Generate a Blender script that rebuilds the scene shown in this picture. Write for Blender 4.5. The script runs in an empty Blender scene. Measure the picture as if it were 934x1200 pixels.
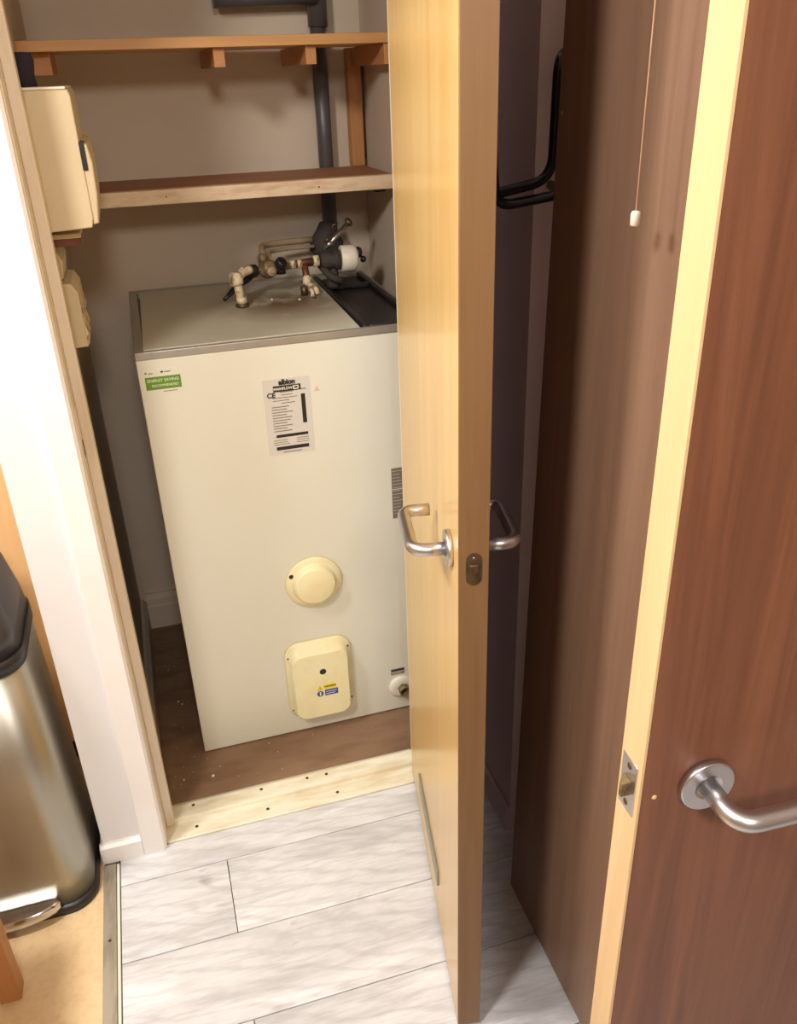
import bpy, bmesh, math, random
from mathutils import Vector, Matrix
random.seed(7)
S = bpy.context.scene
COL = S.collection

# ------------------------------------------------------------------ camera
def setup_camera():
    f, px, py = 1000.0, 467.0, 600.0
    N = (535.0, 2530.0); X = (4400.0, -54.0)
    n = Vector((N[0] - px, -(N[1] - py), -f)); up = (-n).normalized()
    x = Vector((X[0] - px, -(X[1] - py), -f)); x = (x - up * x.dot(up)).normalized()
    y = up.cross(x)
    M = Matrix((x, y, up))
    cd = bpy.data.cameras.new('camera'); co = bpy.data.objects.new('camera', cd); COL.objects.link(co)
    cd.sensor_fit = 'HORIZONTAL'; cd.sensor_width = 36.0; cd.lens = 36.0 * f / 934.0
    cd.clip_start = 0.02
    co.matrix_world = Matrix.Translation((0, 0, 1.55)) @ M.to_4x4()
    S.camera = co
setup_camera()

# ------------------------------------------------------------------ world, lights, exposure
W = bpy.data.worlds.new('world'); S.world = W; W.use_nodes = True
W.node_tree.nodes['Background'].inputs[0].default_value = (1.0, 0.86, 0.72, 1)
W.node_tree.nodes['Background'].inputs[1].default_value = 0.05

def area_light(name, loc, target, size, power, color):
    l = bpy.data.lights.new(name, 'AREA'); l.shape = 'DISK'; l.size = size; l.energy = power; l.color = color
    o = bpy.data.objects.new(name, l); COL.objects.link(o); o.location = loc
    o.rotation_euler = (Vector(target) - Vector(loc)).to_track_quat('-Z', 'Y').to_euler()
    return o
area_light('hall_fill_light', (0.02, -1.0, 2.26), (0.1, 1.2, 0.6), 0.30, 15, (1.0, 0.95, 0.895))  # added fill from behind the viewer, brightens the heater front
area_light('hall_entrance_lamp', (-0.80, 0.15, 2.30), (0.1, 1.4, 0.6), 0.30, 20, (1.0, 0.95, 0.895))
area_light('kitchen_ceiling_lamp', (-0.90, 1.00, 2.30), (-0.3, 1.0, 0.0), 0.30, 22, (1.0, 0.95, 0.895))
S.view_settings.view_transform = 'Standard'; S.view_settings.look = 'None'
S.view_settings.gamma = 1.0; S.view_settings.use_curve_mapping = False
S.view_settings.exposure = 0.5
S.cycles.max_bounces = 8; S.cycles.diffuse_bounces = 5

# ------------------------------------------------------------------ materials
def srgb(r, g, b):
    f = lambda c: (c / 255 / 12.92) if c / 255 <= 0.04045 else ((c / 255 + 0.055) / 1.055) ** 2.4
    return (f(r), f(g), f(b), 1)

def base_mat(name, col, rough=0.6, metal=0.0, coat=0.0):
    m = bpy.data.materials.new(name); m.use_nodes = True
    b = m.node_tree.nodes['Principled BSDF']
    b.inputs['Base Color'].default_value = col; b.inputs['Roughness'].default_value = rough
    b.inputs['Metallic'].default_value = metal; b.inputs['Coat Weight'].default_value = coat
    b.inputs['Coat Roughness'].default_value = 0.15
    return m, m.node_tree, b

def coords(nt, scale, rnd=False, which='Object'):
    tc = nt.nodes.new('ShaderNodeTexCoord'); mp = nt.nodes.new('ShaderNodeMapping')
    mp.inputs['Scale'].default_value = scale
    nt.links.new(tc.outputs[which], mp.inputs['Vector'])
    if rnd:
        oi = nt.nodes.new('ShaderNodeObjectInfo'); mu = nt.nodes.new('ShaderNodeVectorMath'); mu.operation = 'SCALE'
        cx = nt.nodes.new('ShaderNodeCombineXYZ')
        for i in range(3): nt.links.new(oi.outputs['Random'], cx.inputs[i])
        nt.links.new(cx.outputs[0], mu.inputs[0]); mu.inputs['Scale'].default_value = 37.0
        nt.links.new(mu.outputs[0], mp.inputs['Location'])
    return mp.outputs[0]

def noise(nt, vec, scale, detail=4, rough=0.55, dist=0.0):
    n = nt.nodes.new('ShaderNodeTexNoise'); n.inputs['Scale'].default_value = scale
    n.inputs['Detail'].default_value = detail; n.inputs['Roughness'].default_value = rough
    n.inputs['Distortion'].default_value = dist
    nt.links.new(vec, n.inputs['Vector']); return n.outputs['Fac']

def ramp(nt, fac, stops):
    r = nt.nodes.new('ShaderNodeValToRGB'); e = r.color_ramp.elements
    while len(e) < len(stops): e.new(0.5)
    for i, (p, c) in enumerate(stops): e[i].position = p; e[i].color = c
    nt.links.new(fac, r.inputs[0]); return r.outputs[0]

def mixc(nt, fac, a, b, mode='MIX'):
    m = nt.nodes.new('ShaderNodeMix'); m.data_type = 'RGBA'; m.blend_type = mode
    if isinstance(fac, float): m.inputs[0].default_value = fac
    else: nt.links.new(fac, m.inputs[0])
    for s, v in ((m.inputs[6], a), (m.inputs[7], b)):
        if isinstance(v, tuple): s.default_value = v
        else: nt.links.new(v, s)
    return m.outputs[2]

def bump(nt, b, h, strength=0.1, dist=0.002):
    n = nt.nodes.new('ShaderNodeBump'); n.inputs['Strength'].default_value = strength
    n.inputs['Distance'].default_value = dist
    nt.links.new(h, n.inputs['Height']); nt.links.new(n.outputs[0], b.inputs['Normal'])

def wood(name, light, dark, rough=0.4, along='Z', fine=1.0, coat=0.0, amt=(0.3, 0.75)):
    m, nt, b = base_mat(name, light, rough, 0, coat)
    sc = {'Z': (14, 14, 0.7), 'X': (0.7, 14, 14), 'Y': (14, 0.7, 14)}[along]
    v = coords(nt, tuple(s * fine for s in sc))
    v2 = coords(nt, tuple(s * 5 * fine for s in sc))
    n1 = noise(nt, v, 1.0, 5, 0.6, 1.2); n2 = noise(nt, v2, 1.0, 3, 0.6, 0.2)
    c1 = ramp(nt, n1, [(amt[0], light), (amt[1], dark)])
    mid = tuple((light[i] * 0.8 + dark[i] * 0.2) * 0.88 for i in range(3)) + (1,)
    f = ramp(nt, n2, [(0.48, (0, 0, 0, 1)), (0.68, (1, 1, 1, 1))])
    g = nt.nodes.new('ShaderNodeMath'); g.operation = 'MULTIPLY'; g.inputs[1].default_value = 0.35
    nt.links.new(f, g.inputs[0])
    nt.links.new(mixc(nt, g.outputs[0], c1, dark), b.inputs['Base Color'])
    bump(nt, b, n2, 0.06, 0.001)
    return m

def plain(name, col, rough=0.5, metal=0.0, var=0.0, vcol=None, scale=6.0, coat=0.0, bmp=0.0, sc3=(1, 1, 1), lo=0.45, hi=0.7):
    m, nt, b = base_mat(name, col, rough, metal, coat)
    v = coords(nt, sc3)
    n = noise(nt, v, scale, 5, 0.6)
    if var > 0:
        f = ramp(nt, n, [(lo, (0, 0, 0, 1)), (hi, (var, var, var, 1))])
        nt.links.new(mixc(nt, f, col, vcol or (col[0] * .6, col[1] * .6, col[2] * .6, 1)), b.inputs['Base Color'])
    if bmp > 0:
        n2 = noise(nt, v, scale * 12, 3, 0.5); bump(nt, b, n2, bmp, 0.0015)
    return m

M = {}
M['wall'] = plain('painted_plaster', srgb(202, 187, 168), 0.8, var=0.3, vcol=srgb(176, 156, 126), scale=2.0, bmp=0.08)
M['wall_hall'] = plain('hall_white_paint', srgb(224, 222, 222), 0.6, var=0.1, vcol=srgb(190, 175, 165), scale=3.0, bmp=0.05)
M['lilac'] = plain('grey_lilac_paint', srgb(206, 190, 194), 0.7, var=0.1, scale=3.0, bmp=0.05)
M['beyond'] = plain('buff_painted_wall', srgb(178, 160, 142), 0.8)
M['gloss_white'] = plain('white_gloss_paint', srgb(232, 230, 228), 0.35, var=0.12, vcol=srgb(205, 185, 160), scale=5, bmp=0.04)
M['cream_paint'] = plain('aged_cream_gloss_paint', srgb(222, 210, 190), 0.4, var=0.5, vcol=srgb(198, 176, 140), scale=9, bmp=0.06, sc3=(3, 3, .6))
M['sill_paint'] = plain('dirty_cream_sill_paint', srgb(230, 226, 206), 0.5, var=0.6, vcol=srgb(192, 174, 132), scale=11, bmp=0.1, sc3=(.6, 3, 1), lo=.42, hi=.66)
M['ceiling'] = plain('ceiling_paint', srgb(225, 220, 212), 0.9)
M['oak'] = wood('pale_oak_veneer', srgb(224, 192, 130), srgb(208, 170, 104), 0.32, 'Z', 1.0, 0.25)
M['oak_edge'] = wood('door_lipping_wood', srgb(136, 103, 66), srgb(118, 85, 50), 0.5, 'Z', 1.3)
M['pale_edge'] = wood('pale_lipping_wood', srgb(222, 194, 148), srgb(204, 170, 122), 0.5, 'Z', 1.0)
M['red_veneer'] = wood('reddish_brown_veneer', srgb(134, 86, 60), srgb(96, 56, 36), 0.45, 'Z', 1.6, 0.05)
M['brown_veneer'] = wood('mid_brown_veneer', srgb(148, 116, 94), srgb(122, 93, 73), 0.5, 'Z', 0.9, 0.05)
M['pine_x'] = wood('shelf_pine', srgb(206, 158, 100), srgb(182, 130, 76), 0.5, 'X')
M['pine_z'] = wood('batten_pine_upright', srgb(196, 142, 88), srgb(164, 112, 64), 0.55, 'Z')
M['pine_y'] = wood('batten_pine_block', srgb(196, 140, 88), srgb(158, 104, 60), 0.55, 'Y')
M['chipboard'] = plain('worn_chipboard_edge', srgb(222, 200, 170), 0.8, var=0.6, vcol=srgb(186, 140, 100), scale=30, sc3=(.5, 2, 2), bmp=0.2)
M['shelf_top'] = wood('brown_shelf_board', srgb(166, 116, 82), srgb(140, 92, 62), 0.6, 'X')
M['hardboard'] = plain('brown_hardboard', srgb(132, 104, 80), 0.7, var=0.6, vcol=srgb(100, 72, 52), scale=6, bmp=0.1, sc3=(1, 3, 1))
M['vinyl'] = plain('tan_speckled_vinyl', srgb(216, 190, 148), 0.55, var=0.4, vcol=srgb(188, 156, 112), scale=60, bmp=0.05)
M['steel'] = plain('brushed_stainless_steel', srgb(176, 174, 162), 0.42, 1.0, var=0.3, vcol=srgb(165, 155, 140), scale=4, sc3=(8, 8, .5))
M['chrome'] = plain('polished_chrome', srgb(215, 215, 218), 0.12, 1.0)
M['satin'] = plain('satin_aluminium', srgb(205, 205, 210), 0.33, 1.0)
M['bronze'] = plain('dark_bronze_latch_metal', srgb(112, 92, 68), 0.5, 0.8, var=0.6, vcol=srgb(60, 46, 32), scale=80)
M['brass'] = plain('dull_brass', srgb(136, 116, 84), 0.6, 0.5, var=0.9, vcol=srgb(66, 50, 34), scale=60)
M['copper'] = plain('tarnished_copper', srgb(118, 74, 54), 0.5, 0.6, var=0.5, vcol=srgb(70, 40, 28), scale=40)
M['nickel'] = plain('worn_nickel_tube', srgb(176, 168, 158), 0.3, 0.9, var=0.5, vcol=srgb(90, 76, 62), scale=50)
M['black'] = plain('black_plastic', srgb(30, 29, 30), 0.4)
M['black_gloss'] = plain('black_gloss_paint', srgb(18, 17, 19), 0.25)
M['bin_grey'] = plain('dark_grey_bin_plastic', srgb(58, 57, 60), 0.3)
M['pipe'] = plain('dark_grey_soil_pipe', srgb(84, 80, 80), 0.38, var=0.4, vcol=srgb(62, 58, 57), scale=10)
M['pipe_foam'] = plain('dark_pipe_boot', srgb(62, 54, 50), 0.8, var=0.4, scale=20, bmp=0.3)
M['beige_pipe'] = plain('dusty_beige_pipe', srgb(160, 138, 108), 0.55, var=0.4, scale=20)
M['boiler_white'] = plain('white_enamel_casing', srgb(218, 218, 203), 0.4, var=0.12, vcol=srgb(198, 184, 160), scale=3)
M['boiler_side'] = plain('grey_enamel_side', srgb(150, 144, 134), 0.5)
M['trim'] = plain('brushed_steel_edge_trim', srgb(176, 174, 166), 0.4, 0.6, var=0.4, vcol=srgb(140, 128, 110), scale=3, sc3=(2, .5, 1))
M['cream_plastic'] = plain('aged_cream_plastic', srgb(232, 226, 184), 0.4, var=0.5, vcol=srgb(224, 200, 142), scale=12)
M['ivory_box'] = plain('ivory_plastic_box', srgb(206, 190, 156), 0.5, var=0.15, scale=6)
M['valve_cream'] = plain('grubby_cream_fitting', srgb(216, 200, 166), 0.5, var=0.9, vcol=srgb(96, 72, 48), scale=55, lo=.5, hi=.64)
M['white_plastic'] = plain('white_plastic', srgb(232, 224, 208), 0.4)
M['cord'] = plain('cream_cord', srgb(226, 190, 160), 0.7)
M['green'] = plain('green_sticker_ink', srgb(96, 140, 40), 0.5)
M['label_grey'] = plain('silver_label', srgb(206, 204, 196), 0.5)
M['ink'] = plain('black_ink', srgb(34, 30, 24), 0.5)
M['ink_grey'] = plain('grey_ink', srgb(120, 112, 98), 0.5)
M['white_ink'] = plain('white_ink', srgb(236, 234, 220), 0.5)
M['yellow'] = plain('yellow_sticker_ink', srgb(226, 206, 50), 0.5)
M['blue'] = plain('blue_sticker_ink', srgb(58, 78, 150), 0.5)
M['red_ink'] = plain('faded_red_ink', srgb(222, 176, 162), 0.6)
M['unit'] = wood('honey_cabinet_board', srgb(226, 184, 132), srgb(214, 168, 114), 0.5, 'Z', 0.5)
M['plinth'] = plain('dark_brown_plinth', srgb(58, 42, 30), 0.6)
M['navy'] = plain('navy_cloth', srgb(50, 46, 62), 0.9)
M['strip_metal'] = plain('worn_grey_threshold_metal', srgb(164, 156, 140), 0.45, 0.35, var=0.6, vcol=srgb(110, 98, 78), scale=14, sc3=(3, .6, 1), bmp=.1)
M['plaster_crumb'] = plain('white_plaster_crumbs', srgb(220, 205, 185), 0.9)
M['rubber'] = plain('grey_green_door_strip', srgb(150, 152, 134), 0.4, 0.5)
M['debris_dark'] = plain('dark_dirt_speck', srgb(70, 50, 32), 0.9)

def lid_material():
    m, nt, b = base_mat('stained_cream_lid', srgb(188, 184, 164), 0.45)
    v = coords(nt, (1, 1, 1))
    n = noise(nt, v, 9, 6, 0.65)
    # rust stain: a patch of the enamel round the fittings
    gr = nt.nodes.new('ShaderNodeVectorMath'); gr.operation = 'DISTANCE'; gr.inputs[1].default_value = (0.11, 0.02, 0.0)
    nt.links.new(v, gr.inputs[0])
    r = ramp(nt, gr.outputs['Value'], [(0.04, (1, 1, 1, 1)), (0.20, (0, 0, 0, 1))])
    r2 = ramp(nt, n, [(0.33, (0, 0, 0, 1)), (0.52, (.9, .9, .9, 1))])
    mu = nt.nodes.new('ShaderNodeMath'); mu.operation = 'MULTIPLY'
    nt.links.new(r, mu.inputs[0]); nt.links.new(r2, mu.inputs[1])
    nt.links.new(mixc(nt, mu.outputs[0], srgb(188, 184, 164), srgb(98, 66, 38)), b.inputs['Base Color'])
    return m
M['lid'] = lid_material()

def plank_material():
    m, nt, b = base_mat('grey_washed_oak_plank', srgb(206, 200, 194), 0.38)
    v = coords(nt, (1.5, 5, 5), rnd=True); v2 = coords(nt, (9, 110, 40), rnd=True); v3 = coords(nt, (2.2, 5.5, 4), rnd=True)
    n1 = noise(nt, v, 1.7, 7, 0.66, 0.5)
    n2 = noise(nt, v2, 1.0, 4, 0.6, 0.4)
    w = nt.nodes.new('ShaderNodeTexWave'); w.wave_type = 'RINGS'; w.rings_direction = 'Z'
    w.inputs['Scale'].default_value = 2.2; w.inputs['Distortion'].default_value = 7; w.inputs['Detail'].default_value = 3
    w.inputs['Detail Scale'].default_value = 1.4
    nt.links.new(v, w.inputs['Vector'])
    base = ramp(nt, n1, [(0.32, srgb(178, 178, 181)), (0.48, srgb(207, 208, 211)), (0.64, srgb(226, 228, 232))])
    g = ramp(nt, w.outputs['Fac'], [(0.0, (0.30, 0.30, 0.30, 1)), (0.35, (0, 0, 0, 1))])
    c = mixc(nt, g, base, srgb(172, 170, 169))
    h = ramp(nt, n2, [(0.50, (0, 0, 0, 1)), (0.74, (0.5, 0.5, 0.5, 1))])
    c = mixc(nt, h, c, srgb(164, 162, 161))
    n3 = noise(nt, v3, 2.2, 3, 0.7, 0.6)
    k = ramp(nt, n3, [(0.66, (0, 0, 0, 1)), (0.78, (0.75, 0.75, 0.75, 1))])
    c = mixc(nt, k, c, srgb(138, 128, 118))
    nt.links.new(c, b.inputs['Base Color']); bump(nt, b, n2, 0.05, 0.001)
    return m
M['plank'] = plank_material()

# ------------------------------------------------------------------ geometry helpers
class B:
    """collects shapes into one bmesh; coordinates are world ones unless local=True in done()"""
    def __init__(s): s.bm = bmesh.new(); s.mats = []; s.cur = 0
    def mat(s, name):
        m = M[name]
        if m not in s.mats: s.mats.append(m)
        s.cur = s.mats.index(m); return s
    def _face(s, vs, smooth=False):
        try:
            f = s.bm.faces.new(vs); f.material_index = s.cur; f.smooth = smooth
        except ValueError: pass
    def box(s, x0, x1, y0, y1, z0, z1, bev=0.0, seg=2):
        v = [s.bm.verts.new((x, y, z)) for x in (x0, x1) for y in (y0, y1) for z in (z0, z1)]
        fs = [(0, 1, 3, 2), (4, 6, 7, 5), (0, 4, 5, 1), (2, 3, 7, 6), (0, 2, 6, 4), (1, 5, 7, 3)]
        nf = []
        for f in fs:
            a = s.bm.faces.new([v[i] for i in f]); a.material_index = s.cur; nf.append(a)
        if bev > 0:
            es = list({e for f in nf for e in f.edges})
            r = bmesh.ops.bevel(s.bm, geom=es, offset=bev, segments=seg, affect='EDGES', profile=0.5)
            for f in r['faces']: f.material_index = s.cur; f.smooth = True
        return s
    def prism(s, pts, axis, a, b, bev=0.0):
        """polygon pts (2D) extruded along axis from a to b; axis x: pts=(y,z), y: (x,z), z: (x,y)"""
        def p(q, t):
            return {'x': (t, q[0], q[1]), 'y': (q[0], t, q[1]), 'z': (q[0], q[1], t)}[axis]
        va = [s.bm.verts.new(p(q, a)) for q in pts]; vb = [s.bm.verts.new(p(q, b)) for q in pts]
        n = len(pts); nf = []
        for f in (va[::-1], vb): nf.append(s.bm.faces.new(f))
        for i in range(n): nf.append(s.bm.faces.new((va[i], va[(i + 1) % n], vb[(i + 1) % n], vb[i])))
        for f in nf: f.material_index = s.cur
        bmesh.ops.recalc_face_normals(s.bm, faces=nf)
        if bev > 0:
            es = list({e for f in nf[:2] for e in f.edges})
            r = bmesh.ops.bevel(s.bm, geom=es, offset=bev, segments=2, affect='EDGES', profile=0.5)
            for f in r['faces']: f.material_index = s.cur; f.smooth = True
        return s
    def loft(s, rings, cap=True, smooth=True, closed=True):
        R = [[s.bm.verts.new(p) for p in r] for r in rings]
        n = len(R[0]); nf = []
        for a, b in zip(R[:-1], R[1:]):
            for i in range(n if closed else n - 1):
                try:
                    f = s.bm.faces.new((a[i], a[(i + 1) % n], b[(i + 1) % n], b[i])); f.smooth = smooth; nf.append(f)
                except ValueError: pass
        if cap:
            for r in (R[0][::-1], R[-1]):
                try: nf.append(s.bm.faces.new(r))
                except ValueError: pass
        for f in nf: f.material_index = s.cur
        bmesh.ops.recalc_face_normals(s.bm, faces=nf)
        return s
    def lathe(s, prof, org, axis, n=32, cap=True):
        """prof: (radius, distance along axis)"""
        ax = Vector(axis).normalized(); u = ax.orthogonal().normalized(); w = ax.cross(u); o = Vector(org)
        rings = [[o + ax * h + (u * math.cos(2 * math.pi * i / n) + w * math.sin(2 * math.pi * i / n)) * max(r, 1e-5) for i in range(n)] for r, h in prof]
        return s.loft(rings, cap)
    def cyl(s, a, b, r, n=20, r2=None):
        a = Vector(a); b = Vector(b)
        return s.lathe([(r, 0), (r if r2 is None else r2, (b - a).length)], a, b - a, n)
    def tube(s, path, r, n=14, rs=None):
        P = [Vector(p) for p in path]; rings = []
        t0 = (P[1] - P[0]).normalized(); u = t0.orthogonal().normalized()
        for i, p in enumerate(P):
            t = ((P[min(i + 1, len(P) - 1)] - P[max(i - 1, 0)])).normalized()
            u = (u - t * u.dot(t)).normalized(); w = t.cross(u)
            rr = rs[i] if rs else r
            rings.append([p + (u * math.cos(2 * math.pi * k / n) + w * math.sin(2 * math.pi * k / n)) * rr for k in range(n)])
        return s.loft(rings)
    def text(s, txt, size, org, xdir, zdir, align='CENTER', sx=1.0, depth=0.0003, bold=0.0):
        cu = bpy.data.curves.new('t', 'FONT'); cu.body = txt; cu.size = size; cu.align_x = align; cu.align_y = 'CENTER'
        cu.extrude = depth / 2; cu.offset = bold; cu.resolution_u = 3
        o = bpy.data.objects.new('t', cu); COL.objects.link(o)
        me = bpy.data.meshes.new_from_object(o.evaluated_get(bpy.context.evaluated_depsgraph_get()))
        X = Vector(xdir).normalized(); Z = Vector(zdir).normalized(); Nn = X.cross(Z)
        vs = [s.bm.verts.new(Vector(org) + X * v.co.x * sx + Z * v.co.y + Nn * v.co.z) for v in me.vertices]
        for p in me.polygons:
            s._face([vs[i] for i in p.vertices])
        bpy.data.objects.remove(o); bpy.data.curves.remove(cu); bpy.data.meshes.remove(me)
        return s
    def done(s, name, mat=None, parent=None, label=None, cat=None, group=None, kind=None, local=False, shade=None):
        me = bpy.data.meshes.new(name)
        if mat: s.mats = [M[mat]] + [x for x in s.mats if x is not M[mat]] if not s.mats else s.mats
        o = bpy.data.objects.new(name, me); COL.objects.link(o)
        pm = WM.get(parent.name, Matrix.Identity(4)) if parent else Matrix.Identity(4)
        if parent and not local:
            s.bm.transform(pm.inverted())
        vs = [v.co for v in s.bm.verts]
        lo = Vector([min(v[i] for v in vs) for i in range(3)]); hi = Vector([max(v[i] for v in vs) for i in range(3)])
        c = (lo + hi) / 2
        if not parent: c.z = lo.z
        s.bm.transform(Matrix.Translation(-c))
        s.bm.to_mesh(me); s.bm.free()
        for m in (s.mats or [M[mat]]): me.materials.append(m)
        o.location = c
        if parent: o.parent = parent
        WM[o.name] = pm @ Matrix.Translation(c)
        if label: o['label'] = label
        if cat: o['category'] = cat
        if group: o['group'] = group
        if kind: o['kind'] = kind
        return o
WM = {}

def arc(c, u, w, r, a0, a1, n=6):
    c = Vector(c); u = Vector(u); w = Vector(w)
    return [c + (u * math.cos(math.radians(a0 + (a1 - a0) * i / n)) + w * math.sin(math.radians(a0 + (a1 - a0) * i / n))) * r for i in range(n + 1)]

def fillet(pts, r, n=6):
    """polyline with rounded corners"""
    P = [Vector(p) for p in pts]; out = [P[0]]
    for i in range(1, len(P) - 1):
        a = (P[i - 1] - P[i]); b = (P[i + 1] - P[i]); rr = min(r, a.length * .49, b.length * .49)
        p0 = P[i] + a.normalized() * rr; p1 = P[i] + b.normalized() * rr
        for k in range(n + 1):
            t = k / n
            out.append(p0 * (1 - t) ** 2 + P[i] * 2 * t * (1 - t) + p1 * t * t)
    out.append(P[-1]); return out

def thing(name, label, cat, loc, rotz=0.0, group=None, kind=None):
    o = bpy.data.objects.new(name, None); COL.objects.link(o); o.empty_display_size = 0.05
    o.location = loc; o.rotation_euler = (0, 0, rotz)
    o['label'] = label; o['category'] = cat
    if group: o['group'] = group
    if kind: o['kind'] = kind
    WM[o.name] = Matrix.Translation(loc) @ Matrix.Rotation(rotz, 4, 'Z')
    return o

def rrect(cx, cy, w, d, r, z, n=6):
    out = []
    for (sx, sy, a0) in ((1, 1, 0), (-1, 1, 90), (-1, -1, 180), (1, -1, 270)):
        for i in range(n + 1):
            a = math.radians(a0 + 90 * i / n)
            out.append(Vector((cx + sx * (w / 2 - r) + r * math.cos(a), cy + sy * (d / 2 - r) + r * math.sin(a), z)))
    return out

# ------------------------------------------------------------------ setting: floors
YF = 1.487       # face of the cupboard wall
B().box(-0.258, 1.25, -1.2, 1.60, -0.06, -0.010).done('floor', 'debris_dark', kind='structure', label='hall floor of grey washed wood effect planks', cat='floor')
FLOOR = bpy.data.objects['floor']
rows = [(1.40, YF - 0.001, [-0.035 + .5])] 
y = 1.40; r = 0
joints = {0: [-0.027, 1.17], 1: [0.93], 2: [-0.022, 1.18], 3: [0.55], 4: [0.15], 5: [0.8], 6: [-0.1, 1.1], 7: [0.45], 8: [0.0], 9: [0.7], 10: [.3], 11: [-.1], 12: [.6]}
rows = [(1.40, 1.487, [0.62])] + [(1.40 - 0.19 * (k + 1), 1.40 - 0.19 * k, joints[k]) for k in range(13)]
for (y0, y1, js) in rows:
    xs = [-0.256] + js + [1.25]
    for a, b in zip(xs[:-1], xs[1:]):
        y1c = y1
        B().box(a + .0008, b - .0008, y0 + .0009, y1c - .0009, -0.010, 0.0, bev=0.0007, seg=1).done('plank', 'plank', parent=FLOOR)
B().box(-2.2, -0.29, -1.2, 2.6, -0.06, 0.0).done('floor_kitchen', 'vinyl', kind='structure', label='tan speckled vinyl floor under the pedal bin', cat='floor')
B().box(-0.172, 0.80, 1.60, 2.45, -0.06, 0.002).done('floor_cupboard', 'hardboard', kind='structure', label='brown hardboard floor inside the cupboard', cat='floor')

# floor joint strip
t = thing('threshold_strip', 'long worn grey metal strip between the tan vinyl and the grey planks', 'floor strip', (-0.274, 0.15, 0), kind='structure')
B().box(-0.291, -0.264, -1.2, 1.466, -0.004, 0.003, bev=.001, seg=1).done('base_strip', 'strip_metal', parent=t)
B().box(-0.263, -0.257, -1.2, 1.462, -0.006, 0.004, bev=.001, seg=1).done('edge_bead', 'white_plastic', parent=t)
for yy in (1.27, 0.85, 0.4): B().lathe([(0.0035, 0), (0.0028, .0012)], (-0.278, yy, .0028), (0, 0, 1), 12).done('screw', 'debris_dark', parent=t)

# cream sill under the cupboard doorway
t = thing('door_sill', 'dirty cream painted board across the foot of the cupboard doorway', 'sill', (0.15, 1.535, 0), kind='structure')
B().prism([(1.487, -0.01), (1.487, 0.003), (1.489, 0.005), (1.538, 0.005), (1.540, 0.014), (1.542, 0.015), (1.582, 0.015), (1.585, 0.012), (1.60, 0.003), (1.60, -0.01)], 'x', -0.15, 0.462).done('sill_board', 'sill_paint', parent=t)
for sx, sy in ((-.085, 1.572), (.077, 1.570), (.238, 1.569), (-.083, 1.513), (.083, 1.513), (.252, 1.512), (.19, 1.571)):
    zz = .015 if sy > 1.54 else .005
    B().lathe([(0.0042, 0), (0.0034, .0010), (0.0008, .0006)], (sx, sy, zz - .0002), (0, 0, 1), 12).done('screw', 'debris_dark', parent=t)

# ------------------------------------------------------------------ setting: walls
CZ = 2.40
def wall(name, x0, x1, y0, y1, z0=0.0, z1=CZ, mat='wall', label=None):
    return B().box(x0, x1, y0, y1, z0, z1).done(name, mat, kind='structure', label=label, cat='wall')
wb = B()
wb.mat('wall_hall').box(-0.285, -0.172, 1.487, 2.50, 0, CZ)
wl = wb.done('wall_left', None, kind='structure', label='white painted wall between the kitchen and the cupboard', cat='wall')
B().mat('wall').box(-0.1725, -0.168, 1.59, 2.405, 0, CZ).done('wall_lining', None, parent=wl)
wall('wall_back', -0.172, 0.75, 2.40, 2.50, label='rear plaster wall of the cupboard')
wall('wall_right', 0.625, 0.75, 1.587, 2.40, label='right plaster wall of the cupboard')
wall('wall_front', 0.487, 0.60, 1.487, 1.587, mat='lilac', label='narrow wall right of the cupboard doorway')
wall('wall_nib', 0.60, 1.25, 1.28, 1.587, mat='lilac', label='shaded projecting wall corner behind the open cupboard door')
wall('wall_lintel', -0.172, 0.487, 1.487, 1.587, 2.03, CZ, mat='wall_hall', label='wall over the cupboard doorway')
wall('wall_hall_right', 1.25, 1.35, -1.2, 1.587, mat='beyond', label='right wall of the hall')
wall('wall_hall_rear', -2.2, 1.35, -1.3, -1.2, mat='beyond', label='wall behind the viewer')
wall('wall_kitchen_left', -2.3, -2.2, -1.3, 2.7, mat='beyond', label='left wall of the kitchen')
wall('wall_kitchen_back', -2.3, -0.285, 2.6, 2.7, mat='wall_hall', label='far wall of the kitchen')
B().box(-2.3, 1.35, -1.3, 2.7, CZ, CZ + .08).done('ceiling', 'ceiling', kind='structure', label='white ceiling', cat='ceiling')

# skirtings
B().prism([(1.487, 0), (1.487, .050), (1.480, .050), (1.4725, .044), (1.472, 0)], 'x', -0.292, -0.2035).done('baseboard_front', 'gloss_white', kind='structure', label='short stub of white skirting at the foot of the wall end', cat='skirting')
B().prism([(-0.292, 0), (-0.285, 0), (-0.285, .050), (-0.290, .050)], 'y', 1.487, 1.84).done('baseboard_kitchen', 'gloss_white', kind='structure', label='white skirting on the kitchen side of the wall', cat='skirting')
B().box(0.590, 0.60, 1.28, 1.487, 0, .070, bev=.002).done('baseboard_right', 'lilac', kind='structure', label='grey skirting beside the shaded wall corner', cat='skirting')
t = thing('baseboard_cupboard', 'dusty skirting round the inside of the cupboard', 'skirting', (-0.16, 1.95, 0), kind='structure')
B().prism([(-0.168, 0.002), (-0.168, .10), (-0.160, .10), (-0.150, .085), (-0.150, 0.002)], 'y', 1.60, 2.40).done('side_board', 'wall', parent=t)
B().prism([(2.40, 0.002), (2.40, .12), (2.390, .12), (2.382, .105), (2.382, .085), (2.376, .080), (2.376, 0.002)], 'x', -0.150, 0.625).done('rear_board', 'wall', parent=t)

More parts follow.
